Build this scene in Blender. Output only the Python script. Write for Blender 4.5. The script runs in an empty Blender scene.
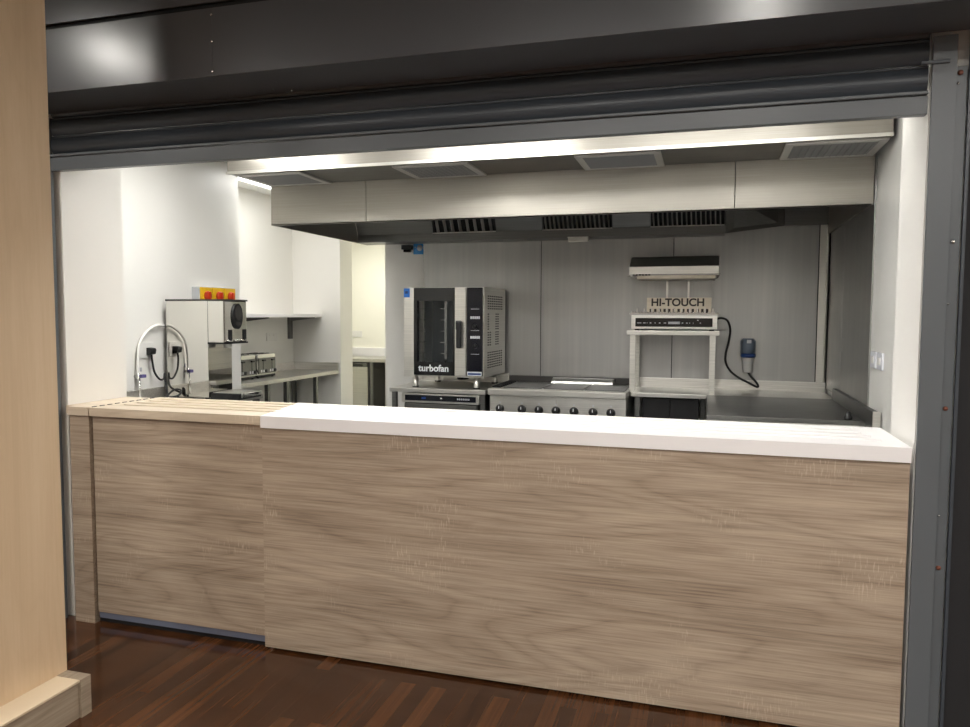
import bpy, bmesh, math, random
from mathutils import Vector, Matrix
random.seed(7)
SC = bpy.context.scene
COL = SC.collection

# ------------------------------------------------------------------ materials
def lin(c):
    return tuple(((x/255)/12.92 if x/255 <= .04045 else ((x/255+.055)/1.055)**2.4) for x in c) + (1,)

def base(name, rgb, rough=.5, metal=0., **kw):
    m = bpy.data.materials.new(name); m.use_nodes = True
    b = m.node_tree.nodes['Principled BSDF']
    b.inputs['Base Color'].default_value = lin(rgb)
    b.inputs['Roughness'].default_value = rough
    b.inputs['Metallic'].default_value = metal
    for k, v in kw.items(): b.inputs[k].default_value = v
    return m

class NT:
    def __init__(s, m):
        s.t = m.node_tree; s.n = s.t.nodes; s.b = s.n['Principled BSDF']
    def add(s, kind, **kw):
        n = s.n.new(kind)
        for k, v in kw.items():
            if hasattr(n, k): setattr(n, k, v)
            else: n.inputs[k].default_value = v
        return n
    def link(s, a, b): s.t.links.new(a, b)
    def coords(s, scale, rot=(0,0,0)):
        tc = s.add('ShaderNodeTexCoord'); mp = s.add('ShaderNodeMapping')
        mp.inputs['Scale'].default_value = scale; mp.inputs['Rotation'].default_value = rot
        s.link(tc.outputs['Object'], mp.inputs['Vector']); return mp.outputs[0]
    def noise(s, vec, scale=1, detail=4, rough=.6, dist=0):
        n = s.add('ShaderNodeTexNoise'); n.inputs['Scale'].default_value = scale
        n.inputs['Detail'].default_value = detail; n.inputs['Roughness'].default_value = rough
        n.inputs['Distortion'].default_value = dist
        s.link(vec, n.inputs['Vector']); return n.outputs['Fac']
    def ramp(s, fac, stops):
        r = s.add('ShaderNodeValToRGB'); e = r.color_ramp.elements
        while len(e) < len(stops): e.new(.5)
        for i, (p, c) in enumerate(stops):
            e[i].position = p; e[i].color = c if len(c) == 4 else lin(c)
        s.link(fac, r.inputs[0]); return r.outputs[0]
    def mix(s, a, b, f, mode='MIX'):
        m = s.add('ShaderNodeMix'); m.data_type = 'RGBA'; m.blend_type = mode
        for sock, v in ((m.inputs[6], a), (m.inputs[7], b), (m.inputs[0], f)):
            if hasattr(v, 'links') or isinstance(v, bpy.types.NodeSocket): s.link(v, sock)
            else: sock.default_value = v
        return m.outputs[2]
    def bump(s, h, strength, dist=.01):
        b = s.add('ShaderNodeBump'); b.inputs['Strength'].default_value = strength
        b.inputs['Distance'].default_value = dist
        s.link(h, b.inputs['Height']); s.link(b.outputs[0], s.b.inputs['Normal'])

def steel(name, rgb, rough=.32, scale=(2, 2, 160), amt=.10, wav=.0, aniso=.0):
    """brushed stainless: fine streaks (scale stretches them) in tone and gloss, slight sheet waviness"""
    m = base(name, rgb, rough, 1.0); t = NT(m)
    n = t.noise(t.coords(scale), 1, 3, .7)
    lo = tuple(int(c*(1-amt)) for c in rgb); hi = tuple(min(255, int(c*(1+amt))) for c in rgb)
    t.link(t.ramp(n, [(.3, lo), (.7, hi)]), t.b.inputs['Base Color'])
    big = t.noise(t.coords((1.3, 1.3, 1.9)), 1, 3, .5)
    mr = t.add('ShaderNodeMapRange'); mr.inputs['From Min'].default_value = .3; mr.inputs['From Max'].default_value = .7
    mr.inputs['To Min'].default_value = rough*.82; mr.inputs['To Max'].default_value = rough*1.2
    t.link(big, mr.inputs['Value']); t.link(mr.outputs[0], t.b.inputs['Roughness'])
    if wav: t.bump(t.noise(t.coords((1.6, 1.6, .9)), 1.6, 1, .4), wav, .05)
    return m

def oak(name, lo, mid, hi, rough=.5, axis='x', grain=1.0, ticks=True):
    """wood-print laminate: long wandering grain, cathedral figure, short cross saw marks"""
    m = base(name, mid, rough); t = NT(m)
    sc = {'x': (.8, 7, 7), 'z': (7, 7, .5), 'y': (7, .8, 7)}[axis]
    fine = {'x': (2.2, 120, 120), 'z': (120, 120, 2.2), 'y': (120, 2.2, 120)}[axis]
    v = t.coords(sc)
    f1 = t.noise(v, 1.0, 7, .66, 1.6)
    f2 = t.noise(t.coords(fine), 1, 4, .7, .2)
    cat = {'x': (.42, 3.4, 3.4), 'z': (3.4, 3.4, .42), 'y': (3.4, .42, 3.4)}[axis]
    n0 = t.noise(t.coords(cat), 1.0, 2.2, .42, .5)
    mu = t.add('ShaderNodeMath', operation='MULTIPLY'); mu.inputs[1].default_value = 34; t.link(n0, mu.inputs[0])
    pp = t.add('ShaderNodeMath', operation='PINGPONG'); pp.inputs[1].default_value = 1; t.link(mu.outputs[0], pp.inputs[0])
    tone = t.noise(t.coords({'x': (.5, 3.5, 3.5), 'z': (3.5, 3.5, .4), 'y': (3.5, .5, 3.5)}[axis]), 1.3, 3, .55, .6)
    c1 = t.ramp(f1, [(.32, lo), (.5, mid), (.68, hi)])
    c2 = t.ramp(pp.outputs[0], [(.0, lo), (.22, mid), (.9, hi)])
    c = t.mix(c1, c2, .5*grain)
    c = t.mix(c, t.ramp(tone, [(.34, lo), (.5, mid), (.66, hi)]), .36*grain)
    c3 = t.ramp(f2, [(.38, lo), (.5, mid), (.66, hi)])
    c = t.mix(c, c3, .36*grain)
    if ticks:
        tk = {'x': (170, 4, 24), 'z': (14, 4, 150), 'y': (4, 150, 14)}[axis]
        pt = {'x': (3.2, 3.2, 5.5), 'z': (5.5, 3.2, 3.2), 'y': (3.2, 3.2, 5.5)}[axis]
        a = t.noise(t.coords(tk), 1, 1, .5); p = t.noise(t.coords(pt), 1, 2, .5)
        a = t.ramp(a, [(.57, (0,0,0)), (.66, (255,255,255))]); p = t.ramp(p, [(.56, (0,0,0)), (.68, (165,165,165))])
        k = t.mix(a, p, 1.0, 'MULTIPLY')
        c = t.mix(c, lin(tuple(min(255, h+22) for h in hi)), k)
    t.link(c, t.b.inputs['Base Color'])
    t.bump(f2, .05, .002)
    return m

M = {}
def make_materials():
    w = base('white_paint', (238, 236, 231), .55); t = NT(w); t.bump(t.noise(t.coords((40,40,40)), 1, 3), .03, .002); M['wall'] = w
    w = base('kitchen_white_cladding', (240, 238, 233), .34); M['clad'] = w
    M['cream'] = base('cream_paint', (246, 244, 233), .6)
    M['laminate'] = base('white_laminate', (244, 242, 243), .32)
    M['ceil'] = base('ceiling_white', (240, 240, 236), .7)
    M['dark_ceiling'] = base('hall_ceiling', (190, 189, 186), .8)
    g = base('anthracite_powder_coat', (94, 99, 103), .36); t = NT(g)
    t.bump(t.noise(t.coords((300,300,300)), 1, 2), .05, .001); M['grey'] = g
    g = base('fascia_coat', (72, 73, 76), .275); t = NT(g)
    t.bump(t.noise(t.coords((60,60,60)), 1, 3), .04, .003); M['fascia'] = g
    M['slat'] = base('shutter_slat_coat', (64, 70, 77), .34)
    M['dark_gap'] = base('matt_black', (14, 14, 15), .8)
    f = base('black_fabric', (33, 33, 35), .9); t = NT(f)
    t.bump(t.noise(t.coords((500,500,500)), 1, 2), .4, .002); M['fabric'] = f
    M['oak'] = oak('grey_oak_laminate', (106, 90, 76), (164, 146, 127), (197, 181, 161), .48)
    M['oak_v'] = oak('grey_oak_skirting', (120, 106, 90), (154, 139, 120), (178, 163, 143), .5, 'y')
    M['oak_top'] = oak('oak_counter_top', (180, 163, 140), (206, 190, 168), (222, 208, 188), .42, 'x', .7)
    M['maple'] = oak('maple_veneer', (194, 168, 136), (205, 180, 148), (213, 190, 160), .55, 'z', .4, False)
    M['maple_l'] = base('light_edge_strip', (214, 196, 168), .5)
    # dark strip floor
    m = base('merbau_floor', (70, 38, 20), .16); t = NT(m)
    v = t.coords((1, 1, 1), (0, 0, math.pi/2))
    br = t.add('ShaderNodeTexBrick'); br.offset = .37
    br.inputs['Scale'].default_value = 1; br.inputs['Brick Width'].default_value = .62; br.inputs['Row Height'].default_value = .068
    br.inputs['Mortar Size'].default_value = .0007; br.inputs['Bias'].default_value = 0
    br.inputs['Color1'].default_value = (0,0,0,1); br.inputs['Color2'].default_value = (1,1,1,1); br.inputs['Mortar'].default_value = (.0,.0,.0,1)
    t.link(v, br.inputs['Vector'])
    c = t.ramp(br.outputs['Color'], [(0, (38, 21, 12)), (.45, (62, 36, 20)), (1, (96, 59, 33))])
    gr = t.noise(t.coords((75, 1.6, 75)), 1, 5, .7)
    c2 = t.ramp(gr, [(.32, (36, 20, 12)), (.68, (108, 69, 40))])
    t.link(t.mix(c, c2, .38), t.b.inputs['Base Color']); M['floor'] = m
    M['vinyl'] = base('grey_safety_vinyl', (128, 130, 132), .6)
    M['steel'] = steel('brushed_steel', (222, 220, 214), .36, (1.5, 1.5, 220), .05)
    M['steel_v'] = steel('brushed_steel_cladding', (172, 172, 170), .385, (9, 9, .25), .035)
    M['steel_hood'] = steel('hood_steel', (164, 160, 152), .40, (1.2, 90, 200), .04)
    M['steel_dark'] = steel('dark_shaded_steel', (126, 126, 124), .39, (1.5, 60, 160), .06)  # dark steel parts; also paints shade into plenum underside and right bench
    M['steel_top'] = steel('worktop_steel', (208, 206, 201), .39, (2, 120, 120), .08)
    M['chrome'] = base('polished_steel', (214, 214, 212), .05, 1.0)
    M['mirror'] = base('mirror_steel', (226, 224, 218), .025, 1.0)
    M['black'] = base('black_plastic', (22, 22, 24), .4)
    M['gloss_black'] = base('black_glass', (10, 10, 12), .08)
    M['navy'] = base('navy_panel', (15, 17, 27), .2)
    M['rubber'] = base('black_cable', (16, 16, 17), .55)
    M['white_plastic'] = base('white_plastic', (236, 234, 230), .35)
    M['switch'] = base('switch_plastic', (228, 229, 236), .3)
    M['grey_plastic'] = base('grey_plastic', (190, 192, 196), .4)
    M['yellow'] = base('yellow_plastic', (236, 190, 38), .4)
    M['red'] = base('red_knob_plastic', (200, 60, 24), .35)
    M['purple'] = base('violet_handle', (90, 84, 140), .4)
    M['blue'] = base('blue_sticker', (40, 120, 216), .4)
    M['sign_blue'] = base('blue_sign', (60, 150, 220), .4)
    M['socket_blue'] = base('blue_socket', (104, 116, 132), .3)
    M['dark_blue'] = base('dark_blue_band', (28, 58, 118), .35)
    M['letter'] = base('white_lettering', (222, 224, 228), .4)
    M['stencil'] = base('dark_stencil', (44, 38, 34), .6)
    M['beige_steel'] = steel('warm_grill_steel', (206, 198, 182), .42, (1.5, 1.5, 180), .05)
    M['griddle'] = base('griddle_plate', (92, 92, 92), .3, .9)
    M['fridge_side'] = base('fridge_dark_side', (58, 56, 54), .5)
    M['copper'] = base('bolt_red_brown', (132, 82, 66), .5, .4)
    M['grille'] = base('grille_alloy', (205, 204, 200), .5, .7)
    M['louvre'] = base('louvre_alloy', (150, 150, 150), .5, .6)
    M['void'] = base('duct_dark', (26, 26, 27), .8)
    M['filter'] = base('filter_blade_steel', (225, 224, 220), .45, .9)
    M['hall_wall'] = base('hall_wall', (205, 202, 196), .8)
    M['brass'] = base('door_threshold_alloy', (142, 152, 176), .35, .6)
    g = base('oven_window', (14, 18, 22), .05); g.node_tree.nodes['Principled BSDF'].inputs['Alpha'].default_value = .3; M['window'] = g
    M['cavity'] = base('oven_cavity', (120, 128, 134), .35, .8)
    def emit(n, rgb, s):
        m = bpy.data.materials.new(n); m.use_nodes = True; b = m.node_tree.nodes['Principled BSDF']
        b.inputs['Base Color'].default_value = (.9, .9, .9, 1)
        b.inputs['Emission Color'].default_value = lin(rgb); b.inputs['Emission Strength'].default_value = s; return m
    M['led'] = emit('led_panel', (255, 254, 250), KITCHEN)
    M['led3'] = emit('led_panel_recess', (255, 254, 250), RECESS)
    M['led4'] = emit('led_panel_dim', (255, 254, 250), 11)
    M['led5'] = emit('led_panel_left', (255, 254, 250), 23)
    M['led6'] = emit('led_panel_far', (255, 254, 250), 6)
    M['led2'] = emit('led_panel_store', (255, 252, 240), STORE)
    M['lamp'] = emit('hall_downlight', (255, 250, 242), HALL)
    M['hall_fill'] = emit('hall_fill_panel', (255, 250, 243), HALL2)  # for unseen panels added to brighten the hall side

KITCHEN, RECESS, STORE, HALL, HALL2 = 22.5, 11.5, 25.0, 330.0, 25.0
EXPOSURE = 0.0
make_materials()

# ------------------------------------------------------------------ mesh builder
class MB:
    def __init__(s): s.bm = bmesh.new(); s.mats = []
    def mi(s, m):
        if m is None: return 0
        if m not in s.mats: s.mats.append(m)
        return s.mats.index(m)
    def _merge(s, b2, m=None, smooth=False):
        i = s.mi(m) if m else 0
        me = bpy.data.meshes.new('tmp'); 
        for f in b2.faces: f.material_index = i; f.smooth = smooth
        b2.to_mesh(me); b2.free()
        s.bm.from_mesh(me); bpy.data.meshes.remove(me)
    def box(s, x0, x1, y0, y1, z0, z1, bev=0, m=None, seg=2):
        b = bmesh.new(); bmesh.ops.create_cube(b, size=1)
        for v in b.verts:
            v.co = Vector(((x0+x1)/2 + v.co.x*(x1-x0), (y0+y1)/2 + v.co.y*(y1-y0), (z0+z1)/2 + v.co.z*(z1-z0)))
        if bev: bmesh.ops.bevel(b, geom=b.edges[:], offset=bev, segments=seg, profile=.6, affect='EDGES')
        s._merge(b, m); return s
    def prism(s, pts, axis, a0, a1, m=None, bev=0):
        """extrude polygon pts (2D in the other two axes, in xyz order) from a0 to a1 along axis"""
        b = bmesh.new()
        def P(p, a):
            return {'x': (a, p[0], p[1]), 'y': (p[0], a, p[1]), 'z': (p[0], p[1], a)}[axis]
        A = [b.verts.new(P(p, a0)) for p in pts]; B = [b.verts.new(P(p, a1)) for p in pts]
        b.faces.new(A); b.faces.new(B[::-1]); n = len(pts)
        for i in range(n): b.faces.new([A[i], B[i], B[(i+1) % n], A[(i+1) % n]])
        bmesh.ops.recalc_face_normals(b, faces=b.faces[:])
        if bev: bmesh.ops.bevel(b, geom=b.edges[:], offset=bev, segments=2, profile=.6, affect='EDGES')
        s._merge(b, m); return s
    def cyl(s, p0, p1, r0, r1=None, seg=24, m=None):
        r1 = r0 if r1 is None else r1
        p0, p1 = Vector(p0), Vector(p1); d = p1-p0
        b = bmesh.new(); bmesh.ops.create_cone(b, cap_ends=True, segments=seg, radius1=r0, radius2=r1, depth=d.length)
        q = Vector((0,0,1)).rotation_difference(d.normalized()).to_matrix().to_4x4()
        bmesh.ops.transform(b, matrix=Matrix.Translation((p0+p1)/2) @ q, verts=b.verts)
        i = s.mi(m) if m else 0
        me = bpy.data.meshes.new('tmp')
        for f in b.faces: f.material_index = i; f.smooth = len(f.verts) == 4
        b.to_mesh(me); b.free(); s.bm.from_mesh(me); bpy.data.meshes.remove(me); return s
    def lathe(s, prof, c, axis='z', seg=28, m=None, caps=True):
        """prof: (radius, height) pairs; axis direction from c"""
        b = bmesh.new(); rings = []
        for r, h in prof:
            ring = []
            for k in range(seg):
                a = 2*math.pi*k/seg; u, v = r*math.cos(a), r*math.sin(a)
                ring.append(b.verts.new({'z': (c[0]+u, c[1]+v, c[2]+h), 'x': (c[0]+h, c[1]+u, c[2]+v), 'y': (c[0]+u, c[1]+h, c[2]+v)}[axis]))
            rings.append(ring)
        for A, B in zip(rings, rings[1:]):
            for k in range(seg): b.faces.new([A[k], A[(k+1) % seg], B[(k+1) % seg], B[k]])
        if caps: b.faces.new(rings[0]); b.faces.new(rings[-1][::-1])
        else:
            for k in range(seg): b.faces.new([rings[-1][k], rings[-1][(k+1) % seg], rings[0][(k+1) % seg], rings[0][k]])
        bmesh.ops.recalc_face_normals(b, faces=b.faces[:])
        s._merge(b, m, True); return s
    def tube(s, pts, r, seg=12, sub=8, m=None):
        P = [Vector(p) for p in pts]; path = []
        Q = [P[0]*2-P[1]] + P + [P[-1]*2-P[-2]]
        for i in range(1, len(Q)-2):
            for k in range(sub):
                t = k/sub; a, b_, c, d = Q[i-1], Q[i], Q[i+1], Q[i+2]
                path.append(.5*((2*b_) + (c-a)*t + (2*a-5*b_+4*c-d)*t*t + (3*b_-a-3*c+d)*t**3))
        path.append(P[-1]); b = bmesh.new(); rings = []; up = Vector((.13, .27, 1)).normalized()
        for i, p in enumerate(path):
            d = (path[min(i+1, len(path)-1)] - path[max(i-1, 0)]).normalized()
            x = d.cross(up); 
            if x.length < .05: x = d.cross(Vector((1, 0, 0)))
            x.normalize(); up = x.cross(d).normalized()
            rings.append([b.verts.new(p + r*(math.cos(2*math.pi*k/seg)*x + math.sin(2*math.pi*k/seg)*up)) for k in range(seg)])
        for A, B in zip(rings, rings[1:]):
            for k in range(seg): b.faces.new([A[k], A[(k+1) % seg], B[(k+1) % seg], B[k]])
        b.faces.new(rings[0][::-1]); b.faces.new(rings[-1])
        bmesh.ops.recalc_face_normals(b, faces=b.faces[:])
        s._merge(b, m, True); return s
    def quadplate(s, pts, t, m=None):
        """flat plate through four points, thickness t along its normal"""
        P = [Vector(p) for p in pts]; n = (P[1]-P[0]).cross(P[2]-P[0]).normalized()*t
        b = bmesh.new(); A = [b.verts.new(p) for p in P]; B = [b.verts.new(p+n) for p in P]
        b.faces.new(A); b.faces.new(B[::-1]); k = len(P)
        for i in range(k): b.faces.new([A[i], B[i], B[(i+1) % k], A[(i+1) % k]])
        bmesh.ops.recalc_face_normals(b, faces=b.faces[:]); s._merge(b, m); return s
    def build(s, name, mat, parent=None):
        me = bpy.data.meshes.new(name)
        if not s.mats: s.mats = [mat]
        s.bm.normal_update(); bb = [v.co for v in s.bm.verts]
        if parent is None:
            off = Vector(((min(v.x for v in bb)+max(v.x for v in bb))/2, (min(v.y for v in bb)+max(v.y for v in bb))/2, min(v.z for v in bb)))
        else: off = world(parent)
        for v in s.bm.verts: v.co -= off
        s.bm.to_mesh(me); s.bm.free()
        for m in s.mats: me.materials.append(m)
        o = bpy.data.objects.new(name, me); COL.objects.link(o)
        if parent is None: o.location = off
        else: o.parent = parent
        return o

def world(o):
    v = Vector(o.location)
    while o.parent: o = o.parent; v += Vector(o.location)
    return v
def B(*a, **k): return MB().box(*a, **k)
def thing(name, loc, label, cat, group=None):
    o = bpy.data.objects.new(name, None); COL.objects.link(o); o.empty_display_size = .1
    o.location = loc; return tag(o, label, cat, group)
def tag(o, label, cat, group=None, kind=None):
    o['label'] = label; o['category'] = cat
    if group: o['group'] = group
    if kind: o['kind'] = kind
    return o
def struct(o, label=None, cat=None):
    o['kind'] = 'structure'
    if label: o['label'] = label
    if cat: o['category'] = cat
    return o
def lettering(txt, size, loc, mat, parent, extr=.001, name='lettering', squeeze=1.0, bold=0.0):
    """text standing in the XZ plane, facing -Y, centred on loc"""
    cu = bpy.data.curves.new('t', 'FONT'); cu.body = txt; cu.size = size; cu.extrude = extr; cu.offset = bold
    cu.align_x = 'CENTER'; cu.align_y = 'CENTER'
    t = bpy.data.objects.new('t', cu); COL.objects.link(t)
    bpy.context.view_layer.update()
    me = bpy.data.meshes.new_from_object(t.evaluated_get(bpy.context.evaluated_depsgraph_get()))
    bpy.data.objects.remove(t); bpy.data.curves.remove(cu)
    R = Matrix.Translation(Vector(loc)-world(parent)) @ Matrix.Rotation(math.pi/2, 4, 'X') @ Matrix.Diagonal((squeeze, 1, 1, 1))
    me.transform(R); me.materials.clear(); me.materials.append(mat); me.name = name
    o = bpy.data.objects.new(name, me); COL.objects.link(o); o.parent = parent; return o
def copy_tree(o, parent=None):
    c = o.copy(); COL.objects.link(c)
    if parent: c.parent = parent
    for ch in list(o.children): copy_tree(ch, c)
    return c

# ------------------------------------------------------------------ key dimensions (metres; camera stands at x=y=0)
Y0 = 2.917            # serving counter front
XL, XR = -3.075, .722  # opening reveals
ZC = 1.09             # serving counter top
YB = 6.94             # steel clad back wall
XW = 1.0              # right wall of kitchen
ZK = 2.87             # kitchen ceiling

# ------------------------------------------------------------------ setting
struct(B(-6, 4, -5, 3.2, -.1, 0).build('floor', M['floor']), 'dark brown polished wooden strip floor in front of the counter', 'floor')
struct(B(-8, 2.0, 3.2, 12, -.1, 0).build('floor_2', M['vinyl']), 'grey kitchen floor behind the counter', 'floor')
struct(B(-6, 4, -5, 2.94, 3.1, 3.2).build('ceiling', M['dark_ceiling']), 'hall ceiling', 'ceiling')
struct(B(-8, 2.0, 2.94, 12, ZK, ZK+.1).build('ceiling_2', M['ceil']), 'white kitchen ceiling', 'ceiling')
struct(B(-6.1, -6, -5, 2.94, 0, 3.1).build('wall_left', M['hall_wall']), 'beige hall wall on the left', 'wall')
struct(B(4, 4.1, -5, 2.94, 0, 3.1).build('wall_right', M['hall_wall']), 'beige hall wall on the right', 'wall')
struct(B(-6, 4, -5.1, -5, 0, 3.1).build('wall_rear', M['hall_wall']), 'beige hall wall behind the viewer', 'wall')
# serving hatch wall: white kitchen-side block, black hall face
struct(B(XR, 4, 2.965, 3.325, 0, ZK).build('wall_hatch_right', M['clad']), 'white reveal of the serving hatch on the right', 'wall')
struct(B(-6, XL, 2.965, 3.36, 0, ZK).build('wall_hatch_left', M['clad']), 'white reveal of the serving hatch on the left', 'wall')
struct(B(XL, XR, 3.05, 3.325, 2.47, ZK).build('wall_hatch_top', M['clad']), 'white head of the serving hatch', 'wall')
struct(B(.842, 4, 2.94, 2.965, 0, 3.1).build('wall_front_right', M['fabric']), 'black textured wall right of the shutter rail', 'wall')
struct(B(-6, -3.24, 2.94, 2.965, 0, 3.1).build('wall_front_left', M['fabric']), 'black textured wall left of the shutter', 'wall')
# kitchen
struct(B(-4.8, -4.7, 5.82, 8.1, 0, ZK).build('wall_kitchen_left', M['clad']), 'white kitchen wall with a shelf', 'wall')
struct(B(-4.8, -4.05, 3.36, 5.82, 0, ZK).build('wall_kitchen_pier', M['clad']), 'white projecting kitchen wall beside the boiler', 'wall')
struct(B(-4.8, -4.08, 7.8, 8.1, 0, ZK).build('wall_kitchen_far', M['clad']), 'white partition at the end of the left bench', 'wall')
struct(B(-3.13, -2.715, YB+.01, 7.3, 0, ZK).build('wall_pier', M['clad']), 'white pier left of the oven', 'wall')
struct(B(-2.715, 1.1, YB+.012, 7.3, 0, ZK).build('wall_back', M['wall']), 'kitchen back wall behind the steel cladding', 'wall')
struct(B(XW, 1.1, 3.325, YB+.012, 0, ZK).build('wall_kitchen_right', M['clad']), 'white kitchen wall on the right', 'wall')
struct(B(-8, -3.0, 10.7, 10.8, 0, ZK).build('wall_store_back', M['cream']), 'cream store room wall seen through the doorway', 'wall')
struct(B(-3.13, -3.03, 7.3, 10.7, 0, ZK).build('wall_store_right', M['cream']), 'cream store room wall on the right', 'wall')
struct(B(-8, -7.9, 8.1, 10.7, 0, ZK).build('wall_store_left', M['cream']), 'cream store room wall on the left', 'wall')
struct(B(-8, -4.8, 8.0, 8.1, 0, ZK).build('wall_store_front', M['cream']), 'cream store room wall behind the left bench', 'wall')
# steel cladding sheets
seams = [-2.706, -1.517, -.300, .906]
for i, (a, b) in enumerate(zip(seams, seams[1:])):
    struct(B(a+.003, b-.003, YB, YB+.012, .93, 2.6, .002).build('trim_%d' % (i+1), M['steel_v']),
           'brushed steel cladding sheet on the back wall ' + ['behind the oven', 'behind the range', 'behind the grill and blue socket'][i], 'cladding')
struct(B(-2.7, 1.0, YB+.006, YB+.011, .93, 2.6).build('trim_9', M['dark_gap']), 'dark joint between cladding sheets', 'cladding')
struct(MB().prism([(.909, YB-.004), (.985, YB-.004), (.985, YB-.012), (.972, YB-.03), (.962, YB-.012), (.909, YB-.012)], 'z', .93, 2.6).build('trim_4', M['steel']), 'steel corner strip where the clad walls meet', 'cladding')
for i, (a, b) in enumerate(((5.21, 6.225), (6.231, 6.93))):
    struct(B(XW-.01, XW, a, b, .93, 2.55, .002).build('trim_%d' % (i+5), M['steel_v']), ['front', 'rear'][i] + ' steel cladding sheet on the right wall', 'cladding')

# ------------------------------------------------------------------ pillar
p = struct(B(-2.58, -2.38, 1.79, 2.248, 0, 3.1).build('pillar', M['maple']), 'light maple-faced square pillar on the left edge', 'pillar')
sk = MB()
sk.box(-2.38, -2.275, 1.79, 2.198, 0, .140)                       # right-hand boxed skirting
sk.box(-2.58, -2.38, 1.69, 1.79, 0, .140)
o = sk.build('skirting', M['oak_v'], p)
MB().box(-2.38, -2.265, 2.2, 2.248, 0, .150).build('skirting_corner_post', M['oak_v'], p)
MB().box(-2.38, -2.268, 1.79, 2.1995, .140, .150, .002).box(-2.58, -2.268, 1.682, 1.79, .140, .150, .002).build('skirting_cap', M['maple_l'], p)
o['label'] = 'grey oak boxed skirting round the pillar foot'

# ------------------------------------------------------------------ shutter, fascia, rails
h = thing('shutter_housing', (-1.1, 2.6, 2.5), 'long dark grey metal shutter housing above the serving hatch', 'shutter housing')
fx = (-6, -1.86, 4.0)
MB().box(-6, -1.9175, 2.6, 2.612, 2.5, 2.765, .001).build('front_panel', M['fascia'], h)
MB().box(-1.9168, 4, 2.6, 2.612, 2.5, 2.765, .001).build('front_panel', M['fascia'], h)
MB().box(-6, 4, 2.6, 2.612, 2.787, 3.1).build('upper_panel', M['fascia'], h)
MB().box(-6, 4, 2.62, 2.64, 2.7, 3.1).build('shadow_gap', M['dark_gap'], h)
MB().box(-6, 4, 2.612, 2.88, 2.5, 2.51).build('soffit', M['fascia'], h)
MB().box(-3.15, .842, 2.985, 3.045, 2.44, 2.86).build('roll_cover', M['dark_gap'], h)
for (x, y, z) in ((-1.917, 2.6, 2.634), (-1.917, 2.6, 2.517), (-1.917, 2.6, 2.738)):
    MB().lathe([(.006, 0), (.005, -.003), (.002, -.004)], (x, y, z), 'y', 12).build('rivet', M['chrome'], h)
for (x, y, z) in ((-1.79, 2.83, 2.5), (-1.71, 2.85, 2.5)):
    MB().lathe([(.005, 0), (.004, -.003)], (x, y, z), 'z', 12).build('rivet', M['chrome'], h)

s = thing('roller_shutter', (-1.16, 2.93, 2.243), 'rolled-up dark grey slatted shutter hanging at the top of the hatch', 'roller shutter')
def slat(z0, z1):
    zc, hh = (z0+z1)/2, (z1-z0)/2
    pts = []
    for k in range(11):
        a = -1 + 2*k/10; pts.append((2.938 - .016*(1-a*a), zc + a*hh*.94))
    pts += [(2.956, zc+hh*.94), (2.956, zc-hh*.94)]
    m = MB().prism(pts, 'x', -3.088, .708)
    m.box(-3.088, .708, 2.928, 2.95, z1-.0105, z1-.003, .002)
    return m
for z0, z1 in ((2.325, 2.412), (2.412, 2.499), (2.499, 2.586)): slat(z0, z1).build('slat', M['slat'], s)
bb = MB().box(-3.088, .708, 2.918, 2.955, 2.243, 2.305, .002)
bb.box(-3.088, .708, 2.912, 2.952, 2.309, 2.322, .004)
bb.build('bottom_bar', M['grey'], s)

def rail(x0, x1, side, label):
    r = thing('shutter_guide_rail', ((x0+x1)/2, 2.93, 0), label, 'guide rail', 'guide rails of the roller shutter')
    sgn = 1 if side == 'r' else -1
    f0 = 2.905
    MB().box(x0, x1, f0, 2.9165, 0, 2.4985, .0015).box(x1-.004, x1, 2.9165, 2.937 if sgn > 0 else 2.9395, 0, 2.4985).build('face_channel', M['grey'], r)
    a, b = (x1+.003, x1+.040) if sgn > 0 else (x0-.040, x0-.003)
    MB().box(a, b, 2.934, 2.9395, 0, 2.4, .001).build('fixing_flange', M['grey'], r)
    MB().box((b+.003) if sgn > 0 else a-.014, (b+.014) if sgn > 0 else a-.003, 2.925, 2.9395, 0, 2.4985, .002).build('edge_bead', M['slat'], r)
    return r
r = rail(.715, .788, 'r', 'dark grey vertical shutter guide rail at the right of the hatch')
for z, m, rr in ((1.808, 'chrome', .008), (1.594, 'chrome', .004), (1.23, 'copper', .008), (.662, 'copper', .008), (2.342, 'chrome', .005), (2.378, 'copper', .009), (.849, 'chrome', .004)):
    MB().lathe([(rr, 0), (rr*.95, -.004), (rr*.4, -.006)], (.8 if rr < .006 else .806, 2.934, z), 'y', 14).build('bolt', M[m], r)
MB().box(.68, .765, 2.897, 2.905, 2.404, 2.416, .002).build('stop_bracket', M['slat'], r)
r = rail(-3.172, -3.094, 'l', 'dark grey vertical shutter guide rail at the left, partly behind the pillar')

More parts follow.
